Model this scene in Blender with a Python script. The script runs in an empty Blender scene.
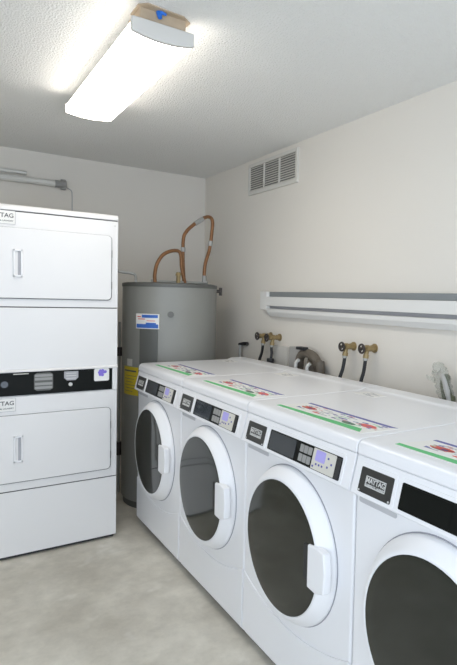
import bpy, bmesh, math, random
from mathutils import Vector, Matrix
random.seed(4)
S = bpy.context.scene
COL = S.collection
PI = math.pi

# ------------------------------------------------------------------ materials
MATS = {}
def mat(name, col, rough=.5, metal=0., spec=.5, coat=0., emit=None, estr=0., alpha=1., trans=0., bump=None, var=None):
    """procedural principled material; bump=(scale,strength,distance), var=(scale,amount)"""
    if name in MATS: return MATS[name]
    m = bpy.data.materials.new(name); m.use_nodes = True
    nt = m.node_tree; b = nt.nodes['Principled BSDF']
    c = (*col, 1)
    b.inputs['Base Color'].default_value = c
    b.inputs['Roughness'].default_value = rough
    b.inputs['Metallic'].default_value = metal
    b.inputs['Specular IOR Level'].default_value = spec
    b.inputs['Coat Weight'].default_value = coat
    b.inputs['Coat Roughness'].default_value = .05
    b.inputs['Alpha'].default_value = alpha
    b.inputs['Transmission Weight'].default_value = trans
    if emit:
        b.inputs['Emission Color'].default_value = (*emit, 1)
        b.inputs['Emission Strength'].default_value = estr
    tc = nt.nodes.new('ShaderNodeTexCoord')
    if var:
        n = nt.nodes.new('ShaderNodeTexNoise'); n.inputs['Scale'].default_value = var[0]; n.inputs['Detail'].default_value = 4
        nt.links.new(tc.outputs['Object'], n.inputs['Vector'])
        r = nt.nodes.new('ShaderNodeMix'); r.data_type = 'RGBA'
        k = var[1]
        r.inputs['A'].default_value = (*[max(0, x*(1-k)) for x in col], 1)
        r.inputs['B'].default_value = (*[min(1, x*(1+k)) for x in col], 1)
        nt.links.new(n.outputs['Fac'], r.inputs['Factor'])
        nt.links.new(r.outputs['Result'], b.inputs['Base Color'])
    if bump:
        n = nt.nodes.new('ShaderNodeTexNoise'); n.inputs['Scale'].default_value = bump[0]; n.inputs['Detail'].default_value = 5
        nt.links.new(tc.outputs['Object'], n.inputs['Vector'])
        u = nt.nodes.new('ShaderNodeBump'); u.inputs['Strength'].default_value = bump[1]; u.inputs['Distance'].default_value = bump[2]
        nt.links.new(n.outputs['Fac'], u.inputs['Height']); nt.links.new(u.outputs['Normal'], b.inputs['Normal'])
    MATS[name] = m
    return m

def concrete():
    m = bpy.data.materials.new('concrete floor'); m.use_nodes = True
    nt = m.node_tree; b = nt.nodes['Principled BSDF']; L = nt.links.new
    tc = nt.nodes.new('ShaderNodeTexCoord')
    def noise(s, d, rough=.6):
        n = nt.nodes.new('ShaderNodeTexNoise'); n.inputs['Scale'].default_value = s; n.inputs['Detail'].default_value = d
        n.inputs['Roughness'].default_value = rough; L(tc.outputs['Object'], n.inputs['Vector']); return n
    def ramp(n, stops):
        r = nt.nodes.new('ShaderNodeValToRGB'); e = r.color_ramp.elements
        e[0].position, e[0].color = stops[0]; e[1].position, e[1].color = stops[1]
        for p, c in stops[2:]:
            q = e.new(p); q.color = c
        L(n.outputs['Fac'], r.inputs['Fac']); return r
    r1 = ramp(noise(2.6, 6), [(.34, (.50, .465, .39, 1)), (.66, (.72, .685, .60, 1))])
    r2 = ramp(noise(13, 8, .7), [(.3, (.80, .80, .80, 1)), (.62, (1, 1, 1, 1))])
    mx = nt.nodes.new('ShaderNodeMix'); mx.data_type = 'RGBA'; mx.blend_type = 'MULTIPLY'; mx.inputs['Factor'].default_value = .75
    L(r1.outputs['Color'], mx.inputs['A']); L(r2.outputs['Color'], mx.inputs['B'])
    r3 = ramp(noise(4.2, 3), [(.60, (0, 0, 0, 1)), (.72, (.5, .5, .5, 1))])
    m2 = nt.nodes.new('ShaderNodeMix'); m2.data_type = 'RGBA'
    L(r3.outputs['Color'], m2.inputs['Factor']); L(mx.outputs['Result'], m2.inputs['A']); m2.inputs['B'].default_value = (.80, .78, .73, 1)
    L(m2.outputs['Result'], b.inputs['Base Color'])
    b.inputs['Roughness'].default_value = .62
    n = noise(60, 4); u = nt.nodes.new('ShaderNodeBump'); u.inputs['Strength'].default_value = .12; u.inputs['Distance'].default_value = .004
    L(n.outputs['Fac'], u.inputs['Height']); L(u.outputs['Normal'], b.inputs['Normal'])
    return m

M_WALL = mat('painted wall', (.74, .70, .635), .75, bump=(90, .08, .003), var=(1.5, .02))
M_CEIL = mat('popcorn ceiling', (.82, .81, .775), .9, bump=(130, .75, .012))
M_FLOOR = concrete()
M_WHITE = mat('white enamel', (.82, .82, .835), .28, coat=.2, var=(3, .012))
M_WHITE2 = mat('white plastic', (.82, .82, .83), .4)
M_DRY = mat('dryer enamel', (.755, .745, .735), .34, coat=.2, var=(3, .012))
M_SEAM = mat('slot and gap shade black', (.03, .03, .03), .7)  # slots, and the painted shade under the cabinets
M_GREYSEAM = mat('gasket and seam shade grey', (.07, .07, .075), .6)  # gaskets, and the painted shade in the dryer's panel gaps
M_GLASS = mat('smoked door glass', (.016, .018, .014), .09, spec=.5, coat=.2)
M_BLACK = mat('black panel', (.007, .008, .007), .38, spec=.12)
M_SCREEN = mat('dark screen', (.035, .042, .050), .15, coat=.4)
M_LOGO = mat('charcoal plate', (.035, .035, .033), .35)
M_SILVER = mat('silver print', (.62, .62, .60), .4)
M_BEIGE = mat('beige overlay', (.64, .62, .56), .4)
M_GREYBTN = mat('grey buttons', (.30, .30, .29), .5)
M_PURPLE = mat('purple print', (.22, .16, .62), .5)
M_GREEN = mat('green print', (.10, .50, .18), .5)
M_NAVY = mat('navy print', (.10, .10, .34), .5)
M_RED = mat('red print', (.66, .10, .08), .5)
M_PAPER = mat('sticker paper', (.80, .79, .76), .5)
M_GREY = mat('grey print', (.38, .38, .40), .5)
M_HEATER = mat('grey painted steel', (.26, .26, .238), .42, var=(4, .03))
M_HEATDK = mat('dark grey steel', (.105, .108, .10), .45)
M_YELLOW = mat('yellow label', (.62, .48, .03), .5)
M_BLUE = mat('blue label', (.04, .14, .50), .5)
M_COPPER = mat('weathered copper', (.25, .12, .05), .45, metal=.5, var=(30, .35))
M_BRASS = mat('brass', (.36, .27, .13), .42, metal=.45, var=(40, .15))
M_RUBBER = mat('black rubber', (.018, .018, .02), .5)
M_DKMETAL = mat('dark metal', (.07, .06, .055), .4, metal=.5)
M_STEEL = mat('galvanised steel', (.40, .40, .385), .45, metal=.15, var=(25, .1))
M_COND = mat('painted conduit', (.66, .65, .61), .5)
M_BROWN = mat('grey brown hose', (.125, .105, .08), .55, var=(30, .2))
M_GREYBOX = mat('grey box', (.42, .41, .39), .55)
M_CHGREY = mat('grey channel band', (.23, .245, .25), .5)
M_CHWHITE = mat('white channel', (.74, .73, .70), .5)
M_VENT = mat('vent enamel', (.64, .62, .57), .5)
M_VENTIN = mat('vent dark', (.20, .20, .19), .8)
M_TAN = mat('bare wood', (.46, .36, .25), .7, var=(20, .2))
M_WIRE = mat('blue wire nut', (.02, .16, .62), .4)
M_CAP = mat('grey end cap', (.60, .58, .54), .5)
M_LENS = mat('glowing lens', (.9, .9, .88), .5, emit=(1, .94, .86), estr=6.0)
M_OLIVE = mat('dark olive valve', (.075, .08, .035), .4)
M_BAG = mat('clear plastic bag', (.44, .46, .40), .15, alpha=.28)

# ------------------------------------------------------------------ mesh helpers
def link(name, bm, m, parent=None, smooth=40):
    me = bpy.data.meshes.new(name)
    bmesh.ops.recalc_face_normals(bm, faces=bm.faces[:])
    if smooth:
        a = math.radians(smooth)
        for f in bm.faces: f.smooth = True
        for e in bm.edges:
            if len(e.link_faces) == 2 and e.calc_face_angle(0) > a: e.smooth = False
    bm.to_mesh(me); bm.free()
    me.materials.append(m)
    o = bpy.data.objects.new(name, me); COL.objects.link(o)
    if smooth and len(me.polygons) < 900:
        wn = o.modifiers.new('weighted', 'WEIGHTED_NORMAL'); wn.keep_sharp = True; wn.weight = 80
    if parent: o.parent = parent
    return o

def add_box(bm, x0, x1, y0, y1, z0, z1, bev=0, seg=2):
    r = bmesh.ops.create_cube(bm, size=1)
    for v in r['verts']:
        v.co = Vector(((x0+x1)/2+v.co.x*(x1-x0), (y0+y1)/2+v.co.y*(y1-y0), (z0+z1)/2+v.co.z*(z1-z0)))
    if bev:
        es = {e for v in r['verts'] for e in v.link_edges}
        bmesh.ops.bevel(bm, geom=list(es), offset=bev, segments=seg, affect='EDGES', profile=.5)
    return bm
def box(*a, **k): return add_box(bmesh.new(), *a, **k)

def prism(bm, pts, axis, a0, a1, bev=0, seg=2, minang=25):
    """extrude a 2D outline along an axis: 'y' -> pts (x,z); 'x' -> pts (y,z); 'z' -> pts (x,y)"""
    def P(p, a):
        return {'y': (p[0], a, p[1]), 'x': (a, p[0], p[1]), 'z': (p[0], p[1], a)}[axis]
    A = [bm.verts.new(P(p, a0)) for p in pts]; B = [bm.verts.new(P(p, a1)) for p in pts]
    n = len(pts)
    fs = [bm.faces.new(A), bm.faces.new(B[::-1])]
    for i in range(n): fs.append(bm.faces.new((A[i], B[i], B[(i+1) % n], A[(i+1) % n])))
    bmesh.ops.recalc_face_normals(bm, faces=fs)
    if bev:
        es = [e for e in {e for f in fs for e in f.edges} if abs(e.calc_face_angle(0)) > math.radians(minang)]
        bmesh.ops.bevel(bm, geom=es, offset=bev, segments=seg, affect='EDGES', profile=.5)
    return bm

def rrect(a0, a1, b0, b1, r, n=5):
    out = []
    for ca, cb, t in ((a1-r, b1-r, 0), (a0+r, b1-r, 90), (a0+r, b0+r, 180), (a1-r, b0+r, 270)):
        for i in range(n+1):
            q = math.radians(t+90*i/n); out.append((ca+r*math.cos(q), cb+r*math.sin(q)))
    return out

def cyl(bm, p0, p1, r0, r1=None, n=20, caps=True):
    r1 = r0 if r1 is None else r1
    p0, p1 = Vector(p0), Vector(p1); d = p1-p0
    q = d.to_track_quat('Z', 'Y').to_matrix().to_4x4()
    bmesh.ops.create_cone(bm, cap_ends=caps, segments=n, radius1=r0, radius2=r1, depth=d.length,
                          matrix=Matrix.Translation((p0+p1)/2) @ q)
    return bm

def catmull(pts, n=8):
    P = [Vector(p) for p in pts]; P = [2*P[0]-P[1]]+P+[2*P[-1]-P[-2]]; out = []
    for i in range(1, len(P)-2):
        a, b, c, d = P[i-1:i+3]
        for k in range(n):
            t = k/n
            out.append(.5*((2*b)+(c-a)*t+(2*a-5*b+4*c-d)*t*t+(3*b-a-3*c+d)*t**3))
    out.append(P[-2]); return out

def tube(bm, pts, r, n=12, smooth=8, wob=0, flat=1.):
    """round tube along a path; r number or list along the control points"""
    Q = catmull(pts, smooth) if smooth else [Vector(p) for p in pts]
    rings = []; up = Vector((.123, .31, .94))
    for i, q in enumerate(Q):
        t = (Q[min(i+1, len(Q)-1)]-Q[max(i-1, 0)]).normalized()
        if i == 0:
            u = t.cross(up).normalized()
        else:
            u = (u-t*u.dot(t)).normalized()
        v = t.cross(u)
        if isinstance(r, (list, tuple)):
            f = i/(len(Q)-1)*(len(r)-1); k = min(int(f), len(r)-2); rr = r[k]+(r[k+1]-r[k])*(f-k)
        else: rr = r
        rings.append([bm.verts.new(q+(u*math.cos(2*PI*j/n)*flat+v*math.sin(2*PI*j/n))*rr*(1+(random.uniform(-wob, wob) if wob else 0))) for j in range(n)])
    for a, b in zip(rings, rings[1:]):
        for j in range(n): bm.faces.new((a[j], a[(j+1) % n], b[(j+1) % n], b[j]))
    bm.faces.new(rings[0][::-1]); bm.faces.new(rings[-1])
    return bm

def lathe(bm, prof, mtx, n=64, sx=1.):
    """profile (radius, height) turned about local Z, placed by mtx"""
    rings = []
    for r, h in prof:
        if r < 1e-6: rings.append([bm.verts.new(mtx @ Vector((0, 0, h)))])
        else: rings.append([bm.verts.new(mtx @ Vector((r*math.cos(2*PI*j/n)*sx, r*math.sin(2*PI*j/n), h))) for j in range(n)])
    for a, b in zip(rings, rings[1:]):
        for j in range(n):
            if len(a) == 1: bm.faces.new((a[0], b[j], b[(j+1) % n]))
            elif len(b) == 1: bm.faces.new((a[j], b[0], a[(j+1) % n]))
            else: bm.faces.new((a[j], a[(j+1) % n], b[(j+1) % n], b[j]))
    return bm

def text(name, s, size, mtx, m, parent, depth=.0006, sx=1.):
    cu = bpy.data.curves.new('t', 'FONT'); cu.body = s; cu.size = size; cu.extrude = depth
    cu.align_x = 'CENTER'; cu.align_y = 'CENTER'; cu.resolution_u = 3; cu.offset = size*.012
    t = bpy.data.objects.new('t', cu); COL.objects.link(t)
    bpy.context.view_layer.update()
    me = bpy.data.meshes.new_from_object(t.evaluated_get(bpy.context.evaluated_depsgraph_get()))
    bpy.data.objects.remove(t); bpy.data.curves.remove(cu)
    me.transform(mtx @ Matrix.Diagonal((sx, 1, 1, 1))); me.materials.clear(); me.materials.append(m); me.name = name
    o = bpy.data.objects.new(name, me); COL.objects.link(o); o.parent = parent
    return o

def pieces(name, bm, m, parent):
    """every loose piece of the bmesh becomes a part of its own"""
    left = set(bm.verts)
    while left:
        stack = [left.pop()]; isl = set(stack)
        while stack:
            for e in stack.pop().link_edges:
                for v in e.verts:
                    if v not in isl: isl.add(v); stack.append(v)
        left -= isl
        nb = bmesh.new(); mp = {v: nb.verts.new(v.co) for v in isl}
        for f in {f for v in isl for f in v.link_faces}: nb.faces.new([mp[v] for v in f.verts])
        link(name, nb, m, parent)
    bm.free()

def tag(o, label, cat, group=None):
    o['label'] = label; o['category'] = cat
    if group: o['group'] = group
    return o
def thing(name, loc, label, cat, group=None):
    o = bpy.data.objects.new(name, None); COL.objects.link(o); o.location = loc; o.empty_display_size = .1
    return tag(o, label, cat, group)
def structure(name, bm, m, smooth=0):
    o = link(name, bm, m, None, smooth); o['kind'] = 'structure'; return o
def copy_tree(o, parent=None):
    c = o.copy(); COL.objects.link(c); c.parent = parent
    for ch in o.children: copy_tree(ch, c)
    return c

# ------------------------------------------------------------------ room dimensions
XR, YB, HC = 1.901, 4.336, 2.3623          # right wall, back wall, ceiling
XL, YF = -1.7, -.9                          # left wall, open side behind the viewer

structure('floor', box(XL-.1, XR+.1, YF, YB+.1, -.1, 0), M_FLOOR)
structure('ceiling', box(XL-.1, XR+.1, YF, YB+.1, HC, HC+.1), M_CEIL)
structure('wall_right', box(XR, XR+.1, YF, YB+.1, 0, HC), M_WALL)
structure('wall_back', box(XL-.1, XR, YB, YB+.1, 0, HC), M_WALL)
structure('wall_left', box(XL-.1, XL, 1.1, YB, 0, HC), M_WALL)

# ------------------------------------------------------------------ washers
XF = 1.0435; WD = .732; HW = .342
xf = -WD/2                                   # washer front plane in its own frame
def xface(z): return xf+.004-.028*(.937-z)/.109    # slanted console face
def face_plate(bm, y0, y1, z0, z1, t, d=0., r=.004):
    """thin plate lying on the slanted console face, y0<y1"""
    pts = rrect(y0, y1, z0, z1, r, 3)
    A = [bm.verts.new((xface(z)-d, y, z)) for y, z in pts]; B = [bm.verts.new((xface(z)-d-t, y, z)) for y, z in pts]
    n = len(pts); bm.faces.new(A); bm.faces.new(B[::-1])
    for i in range(n): bm.faces.new((A[i], B[i], B[(i+1) % n], A[(i+1) % n]))
    return bm
def face_mtx(y, z, d):
    """text on the console: reads left to right towards -Y, faces -X"""
    tilt = math.atan2(.028, .109)
    xax = Vector((0, -1, 0)); yax = Vector((math.sin(tilt), 0, math.cos(tilt))); zax = xax.cross(yax)
    m = Matrix((xax, yax, zax)).transposed().to_4x4(); m.translation = (xface(z)-d, y, z); return m

def make_washer():
    t = thing('washing_machine', (0, 0, 0), '', 'washing machine', 'front loading washers in a row along the right wall')
    # cabinet with a toe recess at the foot of the front
    link('cabinet', prism(bmesh.new(), [(xf, .045), (xf+.012, .028), (WD/2-.01, .028), (WD/2-.01, .83), (xf, .83)], 'y', -HW, HW, .010, 3), M_WHITE, t)
    # lower access panel, its top edge dipping in an arc below the door
    pts = [(-HW+.004, .05), (HW-.004, .05)]+[(y, .222+.62*y*y) for y in [(HW-.004)*(1-2*i/24) for i in range(25)]]
    link('access_panel', prism(bmesh.new(), pts, 'x', xf-.004, xf+.004, .0022, 2), M_WHITE, t, 50)
    for sy in (-1, 1):
        for sx in (-.29, .29):
            f = bmesh.new(); cyl(f, (sx, sy*.28, 0), (sx, sy*.28, .012), .022); cyl(f, (sx, sy*.28, .012), (sx, sy*.28, .034), .009)
            link('foot', f, M_RUBBER, t)
    link('floor_gap_shade', box(xf+.030, WD/2-.03, -HW+.02, HW-.02, .004, .030), M_SEAM, t)  # black block standing in for the shade under the washer
    # console
    link('console', prism(bmesh.new(), [(xface(.828)+.010, .822), (xface(.828), .829), (xface(.937), .937), (xf+.2, .937), (xf+.2, .822)], 'y', -HW, HW, .004, 2), M_WHITE, t)
    # thumb scoop below the console, its shade put into the plate's grey
    link('scoop', prism(bmesh.new(), rrect(.165, .325, .800, .818, .008, 4), 'x', xf-.0022, xf+.004, .0015, 1), mat('scoop shade grey', (.50, .50, .52), .5), t)
    # lid with a low raised rail along the rear
    lid = [(xf+.001, .938), (xf+.003, .963), (xf+.008, .973), (xf+.018, .979), (xf+.035, .9812), (xf+.585, .9825), (xf+.608, .991), (xf+.618, .993),
           (xf+.700, .993), (xf+.712, .990), (WD/2, .975), (WD/2, .938)]
    link('lid', prism(bmesh.new(), lid, 'y', -HW, HW, .0035, 2, 60), M_WHITE, t, 50)
    # door: sloping ring, convex smoked glass, handle on the right
    zc = .535
    mt = Matrix.Translation((xf, 0, zc)) @ Matrix.Rotation(-PI/2, 4, 'Y')   # local Z -> -X
    ring = [(.262, -.02), (.2705, .000), (.2695, .009), (.264, .019), (.252, .034), (.242, .0455), (.236, .0500), (.2305, .0510), (.2275, .0495), (.2265, -.01)]
    door = link('door', lathe(bmesh.new(), ring+[ring[0]], mt), M_WHITE2, t, 60)
    link('door_glass', lathe(bmesh.new(), [(.2265, .000), (.2268, .0500), (.224, .0515), (.18, .0535), (.10, .0550), (0, .0555)], mt), M_GLASS, door, 60)
    link('door_gasket', lathe(bmesh.new(), [(.262, -.008), (.2735, -.008), (.2735, .0022), (.262, .0022), (.262, -.008)], mt), mat('door seal grey', (.33, .33, .36), .6), door)
    hb = prism(bmesh.new(), [(-.186, -.074), (-.186, .066), (-.23, .070), (-.273, .064), (-.282, .0), (-.276, -.064), (-.23, -.078)], 'x', -.008, .022, .006, 3)
    bmesh.ops.translate(hb, verts=hb.verts, vec=(xf-.052, 0, zc+.015))
    link('handle', hb, M_WHITE2, door, 60)
    rb = prism(bmesh.new(), rrect(-.190, -.160, -.050, .066, .004, 3), 'x', -.0065, .004)
    bmesh.ops.translate(rb, verts=rb.verts, vec=(xf-.049, 0, zc+.010))
    link('handle_slot', rb, M_SEAM, door)
    # maker's plate
    z0, z1 = .842, .911
    link('bezel', face_plate(face_plate(bmesh.new(), .160, .320, z0-.010, z1+.010, .003, -.0005, .008), -.302, .152, z0-.010, z1+.010, .003, -.0005, .008), M_WHITE2, t)
    lp = link('maker_plate', face_plate(bmesh.new(), .172, .308, z0, z1, .0015, .0025), M_LOGO, t)
    fr = bmesh.new()
    for a in ((.198, .282, .889, .8915), (.198, .282, .862, .8645), (.198, .2005, .862, .8915), (.2795, .282, .862, .8915)): face_plate(fr, *a, .0008, .004, .0005)
    link('plate_border', fr, M_SILVER, lp)
    text('lettering', 'MAYTAG', .021, face_mtx(.240, .880, .0048), M_SILVER, lp, sx=.92)
    text('lettering', 'COMMERCIAL LAUNDRY', .0078, face_mtx(.240, .8675, .0048), M_SILVER, lp, sx=.90)
    sc = bmesh.new()
    for y in (.178, .302): cyl(sc, (xface(.847)-.0035, y, .847), (xface(.847)-.0055, y, .847), .003, n=10)
    pieces('screw', sc, M_SILVER, lp)
    # display
    dp = link('display_panel', face_plate(bmesh.new(), -.290, .140, z0, z1, .0015, .0025), M_BLACK, t)
    link('screen', face_plate(bmesh.new(), -.036, .132, z0+.004, z1-.004, .001, .004), M_SCREEN, dp)
    kb = bmesh.new()
    for z in (.850, .880):
        for k in range(3): face_plate(kb, -.132+k*.024, -.111+k*.024, z, z+.024, .0012, .004, .002)
    pieces('key', kb, M_GREYBTN, dp)
    link('overlay', face_plate(bmesh.new(), -.262, -.140, z0+.002, z1-.002, .001, .004), M_BEIGE, dp)
    link('status_window', face_plate(bmesh.new(), -.208, -.156, .872, .906, .0006, .005), mat('lilac window', (.42, .38, .78), .4), dp)
    db = bmesh.new()
    for y, z in ((-.166, .862), (-.182, .862), (-.198, .862), (-.225, .866), (-.224, .892), (-.15, .853), (-.243, .878)): face_plate(db, y-.004, y+.004, z-.003, z+.003, .0006, .005, .001)
    pieces('button', db, M_NAVY, dp)
    link('card_slot', face_plate(bmesh.new(), -.287, -.266, z0+.001, z1-.004, .003, .0035, .002), M_SEAM, dp)
    # instruction sheet on the lid
    zt = .9822
    def flat(bm, pts, z=zt, th=.0005): return prism(bm, [(x-XF+xf, y) for x, y in pts], 'z', z-.001, z+th)
    sh = link('instruction_sheet', flat(bmesh.new(), [(1.098, .215), (1.245, .185), (1.245, -.315), (1.098, -.300)]), M_PAPER, t)
    link('green_band', flat(bmesh.new(), [(1.100, .212), (1.120, .214), (1.138, -.255), (1.103, -.285)], zt+.0002), M_GREEN, sh)
    link('headline', flat(bmesh.new(), [(1.228, .185), (1.243, .183), (1.243, -.312), (1.226, -.29)], zt+.0002), M_NAVY, sh)
    rd = bmesh.new()
    for cx, cy, a, b in ((1.180, .105, .016, .045), (1.178, -.235, .018, .042), (1.152, .02, .006, .025)):
        flat(rd, [(cx+a*math.cos(q*PI/8), cy+b*math.sin(q*PI/8)) for q in range(16)], zt+.0002)
    pieces('red_mark', rd, M_RED, sh)
    gm = bmesh.new()
    for k in range(15):
        x = 1.150+.014*(k % 5); y = .15-.1*(k//5)-.02*(k % 3)
        flat(gm, [(x, y), (x+.005, y), (x+.005, y-.055), (x, y-.055)], zt+.0002)
    link('print_line', gm, M_GREY, sh)
    rnd = random.Random(7)
    for nm, mm_, n in (('navy_print', M_NAVY, 26), ('rose_print', mat('rose print', (.62, .30, .28), .5), 14), ('pale_green_print', mat('pale green print', (.34, .60, .38), .5), 12)):
        q = bmesh.new()
        for k in range(n):
            y = rnd.uniform(-.285, .16); x = rnd.uniform(1.150, 1.222); l = rnd.uniform(.008, .032)
            flat(q, [(x, y), (x+rnd.uniform(.003, .007), y), (x+rnd.uniform(.003, .007), y-l), (x, y-l)], zt+.00025)
        link(nm, q, mm_, sh)
    gd = bmesh.new(); flat(gd, [(1.150+.012*math.cos(q*PI/8), -.17+.035*math.sin(q*PI/8)) for q in range(16)], zt+.0003)
    link('dark_mark', gd, mat('dark green print', (.08, .16, .10), .5), sh)
    # small rating label on the rear rail
    rl = link('rating_label', box(xf+.505, xf+.580, .160, .295, .981, .9832), M_PAPER, t)
    rp = bmesh.new()
    for k in range(6): add_box(rp, xf+.512+.011*k, xf+.518+.011*k, .172+.03*(k % 3), .225+.03*(k % 2), .9830, .9836)
    link('label_print', rp, M_GREY, rl)
    return t

washer = make_washer()
W_LABELS = ['farthest white front-loading washer, at the end of the row next to the grey water heater',
            'second white front-loading washer counted from the water heater, with brass valves rising behind it',
            'third white front-loading washer counted from the water heater, beside the nearest one',
            'nearest white front-loading washer, cut off by the right edge, its dark round door largest']
for i, lab in enumerate(W_LABELS):
    w = washer if i == 0 else copy_tree(washer)
    w.location = (XF+WD/2, 2.979-.69*i, 0); w['label'] = lab
    if i == 3:
        for c in w.children:
            if c.name.startswith('instruction_sheet'): c.location.y += .03
            for d in c.children:
                if d.name.startswith('screen'): d.material_slots[0].link = 'OBJECT'; d.material_slots[0].material = M_BLACK

# ------------------------------------------------------------------ stacked dryer
def make_dryer():
    t = thing('stacked_dryer', (.542, 3.194+.37, 0), 'tall white stacked double dryer with black control strip, left of the grey water heater', 'dryer')
    f = -.37; hw = .343
    link('cabinet', box(-hw, hw, f+.010, .37, .018, 1.80, .006), M_DRY, t)
    for sx in (-.29, .29):
        for sy in (-.30, .30):
            b = bmesh.new(); cyl(b, (sx, sy, 0), (sx, sy, .030), .02); link('foot', b, M_RUBBER, t)
    for z0, z1 in ((.019, .3565), (.3615, .852), (.982, 1.3095), (1.3145, 1.7935)):
        link('front_panel', box(-hw, hw, f, f+.012, z0, z1, .0035), M_DRY, t)
    link('top_panel', prism(bmesh.new(), [(f-.004, 1.7985), (f-.004, 1.815), (f+.006, 1.827), (f+.02, 1.8305), (.37, 1.8305), (.37, 1.7985)], 'x', -hw, hw, .004, 2, 50), M_DRY, t)
    link('floor_gap_shade', box(-hw+.012, hw-.012, f+.018, .35, .003, .020), M_SEAM, t)  # black block added as the dark shade between dryer and floor
    for z in (.359, 1.312, 1.796): link('seam_shade', box(-hw+.004, hw-.004, f+.0035, f+.0115, z-.0028, z+.0028), M_GREYSEAM, t)  # dark strips that paint the shade into the panel gaps
    def door(z0, z1):
        d = link('door', prism(bmesh.new(), rrect(-.305, .305, z0, z1, .022), 'y', f-.013, f+.002, .004, 2, 50), M_DRY, t)
        link('door_gasket', prism(bmesh.new(), rrect(-.3085, .3085, z0-.0035, z1+.001, .024), 'y', f-.006, f+.002), M_GREYSEAM, d)
        zc = (z0+z1)/2
        hb = bmesh.new()
        for a in ((-.176, -.168, zc-.070, zc+.070), (-.142, -.134, zc-.070, zc+.070), (-.176, -.134, zc+.060, zc+.070), (-.176, -.134, zc-.070, zc-.060)):
            add_box(hb, a[0], a[1], f-.022, f-.012, a[2], a[3], .002)
        h = link('handle', hb, M_WHITE2, d)
        link('handle_recess', prism(bmesh.new(), [(-.155, zc-.06), (-.142, zc-.06), (-.142, zc+.06), (-.155, zc+.06)], 'y', f-.0142, f-.012), M_GREY, h)
        hs = bmesh.new()
        for z in (z0+.08, z1-.10): add_box(hs, .304, .3085, f-.012, f, z-.02, z+.02, .001)
        pieces('hinge', hs, M_GREYSEAM, d)
    door(.408, .757); door(1.358, 1.712)
    def plate(z):
        p = link('maker_plate', box(-.30, -.164, f-.002, f+.001, z-.034, z+.034), M_PAPER, t)
        b = bmesh.new()
        for a in ((-.30, -.164, z+.0325, z+.034), (-.30, -.164, z-.034, z-.0325), (-.30, -.2985, z-.034, z+.034), (-.1655, -.164, z-.034, z+.034)): add_box(b, a[0], a[1], f-.003, f-.001, a[2], a[3])
        link('plate_border', b, M_GREY, p)
        m = Matrix(((1, 0, 0), (0, 0, -1), (0, 1, 0))).to_4x4()
        m.translation = (-.232, f-.0024, z+.008); text('lettering', 'MAYTAG', .030, m, M_GREYSEAM, p)
        m = m.copy(); m.translation = (-.232, f-.0024, z-.018); text('lettering', 'COMMERCIAL LAUNDRY', .0105, m, M_GREYSEAM, p)
    plate(.812); plate(1.762-.0)
    # black control strip
    cp = link('control_panel', box(-.325, .314, f-.002, f+.012, .857, .975, .002), M_BLACK, t)
    link('panel_lip', prism(bmesh.new(), [(f-.010, .978), (f-.012, .984), (f+.004, .996), (f+.012, .996), (f+.012, .978)], 'x', -hw, hw, .002), M_DRY, t)
    lo = bmesh.new(); add_box(lo, .316, hw, f-.002, f+.012, .853, .978, .002); link('panel_end', lo, M_DRY, t)
    y0, y1 = f-.0032, f-.001
    dec = link('decal', prism(bmesh.new(), [(-.080+.0, .886), (-.066, .875), (-.004, .875), (.011, .886), (.011, .958), (-.004, .970), (-.066, .970), (-.080, .958)], 'y', y0, y1), M_HEATDK, cp)
    b = bmesh.new()
    for z in (.884, .904, .930, .948): add_box(b, -.076, .007, y0-.0008, y1, z, z+.014)
    pieces('decal_bar', b, M_GREYBTN, dec)
    link('badge', prism(bmesh.new(), [(.065, .935), (.080, .921), (.122, .921), (.136, .935), (.136, .970), (.065, .970)], 'y', y0, y1), M_GREY, cp)
    bb = bmesh.new()
    for z in (.930, .944, .957): add_box(bb, .075, .126, y0-.0008, y1, z, z+.004)
    link('badge_print', bb, M_SILVER, cp)
    b = bmesh.new(); cyl(b, (.096, f-.001, .900), (.096, f-.010, .900), .0095); link('button', b, M_SILVER, cp)
    link('pale_streak', box(-.175, -.105, y0, y1, .966, .971), M_BEIGE, cp)  # thin pale streak near the top of the panel
    dl = bmesh.new(); cyl(dl, (-.215, f-.001, .918), (-.215, f-.004, .918), .017, n=24); cyl(dl, (-.26, f-.001, .918), (-.26, f-.004, .918), .012, n=24)
    pieces('indicator', dl, M_SCREEN, cp)
    cd = link('price_card', prism(bmesh.new(), rrect(.218, .298, .908, .977, .008, 3), 'y', y0, y1), M_PAPER, cp)
    pb = bmesh.new()
    for dx, dz in ((0, 0), (.012, .004), (-.012, .003), (.005, .013), (-.007, .012), (.004, -.011), (-.008, -.009), (.019, .006)):
        cyl(pb, (.258+dx, y1, .952+dz), (.258+dx, y0-.0008-abs(dx)*.01, .952+dz), .0085, n=10)
    link('purple_mark', pb, M_PURPLE, cd)
    b = bmesh.new(); cyl(b, (.325, f+.003, 1.768), (.325, f-.003, 1.768), .005, n=12); link('screw', b, M_SILVER, t)
    return t
make_dryer()

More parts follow.
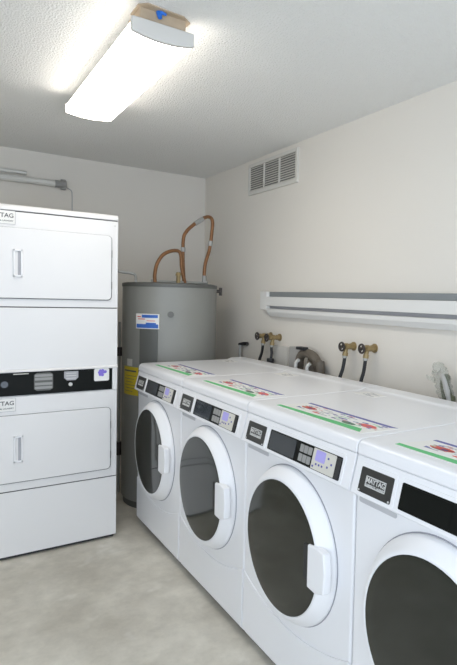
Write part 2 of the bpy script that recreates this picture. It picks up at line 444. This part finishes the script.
# ------------------------------------------------------------------ water heater
HX, HY, HR = 1.379, 3.702, .311
def wrap(bm, a0, a1, z0, z1, d0, d1, n=10):
    """curved plate on the heater's shell, angles in degrees"""
    g = [[[bm.verts.new((r*math.cos(math.radians(a0+(a1-a0)*i/n)), r*math.sin(math.radians(a0+(a1-a0)*i/n)), z)) for i in range(n+1)] for z in (z0, z1)] for r in (HR+d0, HR+d1)]
    for i in range(n):
        for k in (0, 1): bm.faces.new((g[k][0][i], g[k][0][i+1], g[k][1][i+1], g[k][1][i]))
        for k in (0, 1): bm.faces.new((g[0][k][i], g[0][k][i+1], g[1][k][i+1], g[1][k][i]))
    for i in (0, n): bm.faces.new((g[0][0][i], g[0][1][i], g[1][1][i], g[1][0][i]))
    return bm
wh = thing('water_heater', (HX, HY, 0), 'tall grey cylindrical water heater standing in the corner behind the washers', 'water heater')
I4 = Matrix.Identity(4)
link('tank', lathe(bmesh.new(), [(0, .045), (HR-.004, .045), (HR, .05), (HR, 1.446), (0, 1.446)], I4, 96), M_HEATER, wh)
link('base_ring', lathe(bmesh.new(), [(0, 0), (HR-.012, 0), (HR-.012, .045), (0, .045)], I4, 96), M_HEATDK, wh)
link('top_cap', lathe(bmesh.new(), [(HR-.002, 1.444), (HR+.003, 1.444), (HR+.004, 1.462), (HR, 1.468), (HR-.03, 1.474), (0, 1.480)], I4, 96), M_HEATDK, wh)
link('access_cover', wrap(bmesh.new(), -146, -124.5, .55, 1.176, -.001, .010), M_HEATDK, wh)
lb = link('warning_label', wrap(bmesh.new(), -151, -122.5, 1.177, 1.272, -.001, .0115), M_PAPER, wh)
b = bmesh.new(); wrap(b, -150, -123.5, 1.182, 1.207, .011, .0122); wrap(b, -143, -124, 1.247, 1.266, .011, .0122); wrap(b, -138, -126, 1.207, 1.216, .011, .0122)
link('blue_print', b, M_BLUE, lb)
b = bmesh.new(); wrap(b, -148, -139, 1.236, 1.241, .011, .0122); wrap(b, -137, -127, 1.226, 1.230, .011, .0122); wrap(b, -149, -144, 1.250, 1.256, .011, .0122)
link('red_print', b, M_RED, lb)
yl = link('energy_label', wrap(bmesh.new(), -177, -148.8, .742, .925, -.001, .001), M_YELLOW, wh)
b = bmesh.new(); wrap(b, -175, -152, .893, .903, .0005, .0016)
for k in range(6): wrap(b, -174+k % 2*3, -158+k % 3*3, .765+k*.02, .768+k*.02, .0005, .0016)
link('label_print', b, M_HEATDK, yl)
link('white_tag', wrap(bmesh.new(), -169, -159, .930, .975, -.001, .002), M_CAP, wh)
def shell(a, z, r=HR): return Vector((r*math.cos(math.radians(a)), r*math.sin(math.radians(a)), z))
b = bmesh.new(); cyl(b, shell(-110, 1.271, HR-.01), shell(-110, 1.271, HR+.012), .020); cyl(b, shell(-110, 1.271, HR+.01), shell(-110, 1.271, HR+.02), .010)
link('plug', b, mat('dull plug', (.15, .15, .14), .5), wh)
def H(x, z, y=3.702): return (x-HX, y-HY, z)
link('copper_pipe', tube(bmesh.new(), [H(1.270, 1.47), H(1.268, 1.53), H(1.282, 1.60), H(1.318, 1.660), H(1.368, 1.692), H(1.425, 1.700), H(1.448, 1.675), H(1.455, 1.60), H(1.466, 1.54), H(1.484, 1.47)], .0125), M_COPPER, wh)
cp2 = link('copper_pipe', tube(bmesh.new(), [H(1.492, 1.47, 3.74), H(1.482, 1.60, 3.74), H(1.480, 1.78, 3.74), H(1.505, 1.845, 3.74), H(1.555, 1.895, 3.74), H(1.605, 1.935, 3.74), H(1.665, 1.962, 3.74), H(1.697, 1.935, 3.74), H(1.692, 1.83, 3.74), H(1.678, 1.73, 3.74), H(1.645, 1.61, 3.74), H(1.640, 1.465, 3.74)], .0125), M_COPPER, wh)
b = bmesh.new()
cyl(b, H(1.565, 1.902, 3.74), H(1.625, 1.944, 3.74), .0165); cyl(b, H(1.687, 1.79, 3.74), H(1.681, 1.755, 3.74), .0165); cyl(b, H(1.641, 1.47, 3.74), H(1.642, 1.54, 3.74), .0165)
cyl(b, H(1.480, 1.73, 3.74), H(1.480, 1.70, 3.74), .0155)
pieces('pipe_coupling', b, M_STEEL, cp2)
b = bmesh.new(); cyl(b, H(1.425, 1.475, 3.68), H(1.425, 1.53, 3.68), .014); cyl(b, H(1.425, 1.53, 3.68), H(1.425, 1.552, 3.68), .022, .014)
link('brass_fitting', b, M_BRASS, wh)
b = bmesh.new(); cyl(b, H(1.27, 1.485), H(1.64, 1.487), .008)
for x in (1.27, 1.487, 1.64): cyl(b, H(x, 1.465, 3.72), H(x, 1.497, 3.72), .022)
link('top_fitting', b, M_STEEL, wh)
b = bmesh.new(); cyl(b, shell(-18, 1.43, HR-.02), shell(-18, 1.43, HR+.035), .012); cyl(b, shell(-18, 1.40, HR+.03), shell(-18, 1.455, HR+.03), .011)

link('relief_valve', b, M_DKMETAL, wh)
link('thin_pipe', tube(bmesh.new(), [H(.985, 1.600, 3.80), H(1.005, 1.555), H(1.04, 1.538), H(1.09, 1.533), H(1.125, 1.528), H(1.140, 1.51), H(1.142, 1.455)], .009), M_STEEL, wh)

# drain pipe stub at the left of the heater, seen in the gap
gp = thing('gas_valve', (1.10, 3.92, 0), 'dark pipe with small fittings in the gap between dryer and water heater', 'pipe')
b = bmesh.new(); cyl(b, (0, 0, 0), (0, 0, 1.20), .008); link('pipe', b, M_HEATER, gp)
b = bmesh.new(); cyl(b, (.0, -.0, 1.0), (-.055, .0, 1.0), .016); cyl(b, (0, 0, .965), (0, 0, 1.025), .022); link('valve_body', b, M_DKMETAL, gp)
b = bmesh.new(); cyl(b, (0, 0, .27), (0, 0, .36), .020); link('coupling', b, M_DKMETAL, gp)

# ------------------------------------------------------------------ ceiling light
LX0, LX1, LY0, LY1 = .566, .784, 1.902, 2.985
cl = thing('ceiling_light', ((LX0+LX1)/2, (LY0+LY1)/2, HC), 'long lit white fluorescent fixture with grey end caps on the ceiling', 'ceiling light')
hw, hl = (LX1-LX0)/2, (LY1-LY0)/2
def arc(w, z0, side, dz, n=14): return [(-w, z0)]+[(-w+2*w*i/n, z0-side-dz*(1-(2*i/n-1)**2)) for i in range(n+1)]+[(w, z0)]
link('housing', box(-hw+.012, hw-.012, -hl+.01, hl-.01, -.0605, -.052, .002), M_WHITE2, cl)
link('lens', prism(bmesh.new(), arc(hw-.004, -.060, .034, .010), 'y', -hl+.018, hl-.018), M_LENS, cl, 50)
for s in (-1, 1):
    a, c = sorted((s*(hl-.020), s*hl))
    link('end_cap', prism(bmesh.new(), arc(hw, -.048, .046, .014), 'y', a, c, .004, 2, 50), M_CAP, cl, 50)
mb = link('mounting_block', box(-.075, .085, -hl+.022, -hl+.16, -.054, 0, .002), M_TAN, cl)
mp = link('mounting_plate', prism(bmesh.new(), [(-.085, -hl+.015), (-.06, -hl-.012), (.07, -hl+.0), (.105, -hl+.03), (.10, -hl+.10), (-.085, -hl+.10)], 'z', -.004, 0), M_TAN, cl)
b = bmesh.new(); cyl(b, (-.012, -hl+.018, -.006), (-.012, -hl+.010, -.026), .011, .007, 14); cyl(b, (-.012, -hl+.01, -.006), (.01, -hl+.01, -.010), .007, .004, 10)
link('wire_nut', b, M_WIRE, cl)

# ------------------------------------------------------------------ air vent on the right wall
av = thing('air_vent', (XR, 3.2445, 2.2225), 'off-white louvred air vent high on the right wall near the ceiling', 'vent')
def V(y): return y-3.2445
b = bmesh.new()
y0, y1, z0, z1 = V(2.926), V(3.563), -.107, .107
iy0, iy1, iz0, iz1 = V(2.950), V(3.548), -.082, .086
for a in ((y0, y1, iz1, z1), (y0, y1, z0, iz0), (y0, iy0, iz0, iz1), (iy1, y1, iz0, iz1)): add_box(b, -.014, 0, *a)
for k in (1, 2):
    yc = iy0+(iy1-iy0)*k/3; add_box(b, -.012, 0, yc-.006, yc+.006, iz0, iz1, .001)
link('frame', b, M_VENT, av)
link('backing', box(-.0015, 0, iy0, iy1, iz0, iz1), M_VENTIN, av)
for k in range(3):
    ya = iy0+(iy1-iy0)*k/3+.006; yb = iy0+(iy1-iy0)*(k+1)/3-.006
    b = bmesh.new(); n = 11
    for i in range(n):
        z = iz0+(iz1-iz0)*(i+.5)/n
        prism(b, [(-.010, z-.0055), (-.0085, z-.0062), (-.001, z+.0035), (-.0025, z+.0042)], 'y', ya, yb)
    link('louvre', b, M_VENT, av, 0)

# ------------------------------------------------------------------ white channel along the right wall
ch = thing('wall_channel', (XR, 1.6, 1.36), 'long white metal channel with a grey upper band running along the right wall', 'wall channel')
ya, yb = .15-1.6, 3.205-1.6
link('back_plate', box(-.010, 0, ya, yb+.04, -.085, .075), M_CHWHITE, ch)
link('upper_band', box(-.030, -.010, ya, yb, .041, .0735, .003), M_CHGREY, ch)
link('face', box(-.052, -.010, ya, yb, -.019, .041, .003), M_CHWHITE, ch)
link('inner_gap', box(-.026, -.010, ya, yb, -.038, -.019), M_GREY, ch)
link('lower_lip', prism(bmesh.new(), [(-.052, -.060), (-.056, -.040), (-.050, -.038), (-.010, -.040), (-.010, -.088), (-.030, -.088)], 'y', ya, yb-.01, .002), M_CHWHITE, ch)
link('end_cap', box(-.053, 0, yb-.002, yb+.085, -.046, .076, .006), M_CHWHITE, ch)

# ------------------------------------------------------------------ water valves and hoses
def valve(y, z, x_wheel, label, hose_label, hose_end, coupling=False):
    v = thing('water_valve', (XR, y, z), label, 'valve', 'brass water valves on the right wall')
    L = XR-x_wheel
    b = bmesh.new()
    cyl(b, (0, 0, 0), (-.006, 0, 0), .024); cyl(b, (-.004, 0, 0), (-.03, 0, 0), .0165, n=6); cyl(b, (-.028, 0, 0), (-L+.025, 0, 0), .0135)
    cyl(b, (-.045, 0, 0), (-.062, 0, 0), .018); cyl(b, (-L+.036, 0, 0), (-L+.022, 0, 0), .016, n=6)
    cyl(b, (-.053, 0, 0), (-.057, .003, -.038), .0125); cyl(b, (-.056, .003, -.032), (-.058, .004, -.050), .0155)
    link('body', b, M_BRASS, v)
    b = bmesh.new(); cyl(b, (-L+.028, 0, 0), (-L, 0, 0), .005); link('stem', b, M_BRASS, v)
    wm = Matrix.Translation((-L+.004, 0, 0)) @ Matrix.Rotation(-PI/2, 4, 'Y')
    b = lathe(bmesh.new(), [(.0215+.0055*math.cos(q*PI/4), .0055*math.sin(q*PI/4)) for q in range(9)], wm, 28)
    for k in range(4):
        a = k*PI/2+.4; cyl(b, (-L+.004, 0, 0), (-L+.004, .021*math.cos(a), .021*math.sin(a)), .0035, n=8)
    cyl(b, (-L+.010, 0, 0), (-L-.003, 0, 0), .007)
    link('hand_wheel', b, M_DKMETAL, v)
    p0 = Vector((XR-.058, y+.004, z-.045))
    e = Vector(hose_end)
    h = thing('supply_hose', p0, hose_label, 'hose', 'black washer supply hoses')
    mid = Vector((p0.x*.55+e.x*.45+.004, p0.y*.55+e.y*.45, (p0.z*.5+e.z*.5)))
    pts = [Vector((0, 0, 0)), Vector((-.002, .001, -.03)), mid-p0, e-p0, e-p0+Vector((0, .004, -.15)), Vector((e.x-p0.x-.003, e.y-p0.y+.006, .45-p0.z)), Vector((e.x-p0.x, e.y-p0.y, .15-p0.z)), Vector((e.x-p0.x+.004, e.y-p0.y-.02, .0095-p0.z))]
    link('hose', tube(bmesh.new(), pts, .0095), M_RUBBER, h)
    b = bmesh.new(); cyl(b, (0, 0, .004), (-.001, .0005, -.018), .013); link('hose_nut', b, M_STEEL, h)
    if coupling:
        b = bmesh.new(); q = e-p0; cyl(b, q+Vector((0, 0, -.03)), q+Vector((0, 0, .035)), .024); link('coupling', b, M_RUBBER, h)
valve(3.220, 1.139, 1.790, 'brass valve with dark hand wheel on right wall, nearest of four to the water heater', 'black hose below the brass valve nearest the water heater', (1.838, 3.265, .955))
valve(3.105, 1.136, 1.795, 'brass valve with dark wheel on right wall, second of four from water heater', 'black hose with thick lower coupling, second of four from the water heater', (1.832, 3.105, .965), True)
valve(2.334, 1.143, 1.812, 'brass valve with dark hand wheel, first one right of the bent drain hose', 'black hose below the third brass valve from the water heater', (1.816, 2.350, .945))
valve(2.162, 1.147, 1.807, 'brass valve with dark hand wheel on right wall, farthest of four from the water heater', 'black hose below the brass valve farthest from the water heater', (1.822, 2.180, .945))

# pipe with black lever by the corner
pv = thing('lever_valve', (1.866, 3.60, 0), 'thin grey pipe with black lever handle, left of the brass valves', 'valve')
b = bmesh.new(); tube(b, [(0, 0, .30), (0, 0, .98), (.004, -.004, 1.035), (.020, -.006, 1.048), (.035, -.006, 1.05)], .009); link('pipe', b, M_STEEL, pv)
b = bmesh.new(); tube(b, [(-.002, .01, 1.050), (.012, -.03, 1.058), (.022, -.075, 1.060)], [.011, .013, .013], n=8); link('lever', b, M_RUBBER, pv)

# wall boxes behind the second washer
tag(link('cover_plate', box(XR-.020, XR+.004, 2.985, 3.155, .900, 1.083, .005), mat('off white plate', (.62, .60, .56), .5)), 'off-white cover plate on the right wall behind the brass valve hoses', 'cover plate')
tag(link('drain_box', box(XR-.035, XR+.004, 2.835, 2.935, .880, 1.092, .004), M_GREYBOX), 'grey drain box on the right wall beside the bent grey-brown hose', 'wall box')
dh = thing('drain_hose', (1.825, 2.70, .0), 'thick bent grey-brown drain hose with white pipes and black lever, standing behind the washers', 'hose')
def D(y, z, x=0): return (x, y-2.70, z)
link('hose', tube(bmesh.new(), [D(2.785, .0, .02), D(2.785, .90, .02), D(2.783, .99, .02), D(2.77, 1.045, .02), D(2.72, 1.072, .02), D(2.64, 1.060, .02), D(2.585, 1.015, .02), D(2.565, .94, .02), D(2.56, .0, .02)], .027), M_BROWN, dh)
link('fitting', tube(bmesh.new(), [D(2.66, .55, .035), D(2.66, .92, .035), D(2.655, 1.0, .035), D(2.64, 1.03, .035)], .045, wob=.04), M_BROWN, dh)
for y, z in ((2.765, 1.03), (2.645, 1.02)):
    link('white_pipe', tube(bmesh.new(), [D(y, .55, -.018), D(y, z-.06, -.018), D(y-.002, z-.02, -.016), D(y-.018, z, -.008)], .0105), M_CHWHITE, dh)
link('lever', box(-.02, .02, -.012, .068, 1.090, 1.108, .004), M_RUBBER, dh)

# valve wrapped in clear plastic
bg = thing('wrapped_valve', (1.825, 1.62, 0), 'hose valve wrapped in a crumpled clear plastic bag behind the nearest washer', 'valve')
def B(y, z, x=0): return (x, y-1.62, z)
link('hose', tube(bmesh.new(), [B(1.575, .0), B(1.580, .90), B(1.595, .98), B(1.615, 1.045), B(1.63, 1.07, .03)], [.018, .024, .024, .021, .016]), M_OLIVE, bg)
link('clamp', tube(bmesh.new(), [B(1.578, .90), B(1.583, .955), B(1.59, .985)], .0235), M_RUBBER, bg)
b = tube(bmesh.new(), [B(1.600, .965), B(1.612, 1.01), B(1.628, 1.06), B(1.646, 1.092), B(1.662, 1.108), B(1.675, 1.100)], [.030, .034, .036, .034, .026, .012], n=14, wob=.14)
link('plastic_bag', b, M_BAG, bg)
link('bag_tie', tube(bmesh.new(), [B(1.635, 1.09, -.02), B(1.60, 1.075, -.03), B(1.575, 1.02, -.03), B(1.57, .975, -.02)], [.006, .010, .012, .008], n=8), M_GREYBOX, bg)
link('bag_flap', tube(bmesh.new(), [B(1.655, 1.055, -.02), B(1.69, 1.06, -.02), B(1.71, 1.07, -.015)], [.012, .009, .003], n=8, flat=.4), M_BAG, bg)

# ------------------------------------------------------------------ conduit on the back wall
cd = thing('conduit_pipe', (.3, YB-.03, 2.155), 'grey conduit pipe with end coupling high on the back wall above the dryer', 'pipe')
b = bmesh.new(); cyl(b, (-1.2, 0, -.012), (.50, 0, .002), .022); link('pipe', b, M_COND, cd)
b = bmesh.new(); cyl(b, (.455, 0, 0), (.50, 0, .002), .025); cyl(b, (.50, 0, .002), (.53, 0, .002), .026); cyl(b, (.51, 0, -.035), (.51, 0, .035), .018); link('coupling', b, mat('dull coupling', (.30, .295, .28), .5), cd)
b = bmesh.new(); cyl(b, (-1.2, .008, .055), (.28, .008, .048), .013); link('upper_pipe', b, M_COND, cd)
for x in (-.5, -.02):
    b = box(x-.012, x+.012, -.026, .03, -.04, .07, .002); link('pipe_clamp', b, M_COND, cd)
tag(link('wall_cable', tube(bmesh.new(), [(.835, YB-.008, 2.14), (.868, YB-.006, 2.125), (.874, YB-.005, 2.08), (.874, YB-.005, 1.9), (.874, YB-.005, 1.2)], .0026, n=8), M_GREY), 'thin grey cable hanging down the back wall from the conduit end', 'cable')

# ------------------------------------------------------------------ light
w = bpy.data.worlds.new('daylight'); S.world = w; w.use_nodes = True
bgn = w.node_tree.nodes['Background']
bgn.inputs['Color'].default_value = (.75, .855, 1.0, 1); bgn.inputs['Strength'].default_value = 1.5

# ------------------------------------------------------------------ camera
yaw, pitch, roll, foc, h = .6203, -.0523, .0266, 554.0985, 1.3926
fw = Vector((math.sin(yaw)*math.cos(pitch), math.cos(yaw)*math.cos(pitch), math.sin(pitch)))
r = Vector((math.cos(yaw), -math.sin(yaw), 0)); u = r.cross(fw)
r2 = r*math.cos(roll)+u*math.sin(roll); u2 = -r*math.sin(roll)+u*math.cos(roll)
cam = bpy.data.cameras.new('camera'); co = bpy.data.objects.new('camera', cam); COL.objects.link(co)
mm = Matrix((r2, u2, -fw)).transposed().to_4x4(); mm.translation = (0, 0, h); co.matrix_world = mm
cam.sensor_fit = 'AUTO'; cam.sensor_width = 36; cam.lens = foc*36/665
cam.shift_x = -91.02/665; cam.shift_y = -4.18/665; cam.clip_start = .02
S.camera = co
S.view_settings.view_transform = 'Standard'; S.view_settings.look = 'None'
S.view_settings.exposure = 0.86; S.view_settings.gamma = 1; S.view_settings.use_curve_mapping = False
S.cycles.use_denoising = True
S.cycles.max_bounces = 10; S.cycles.diffuse_bounces = 6
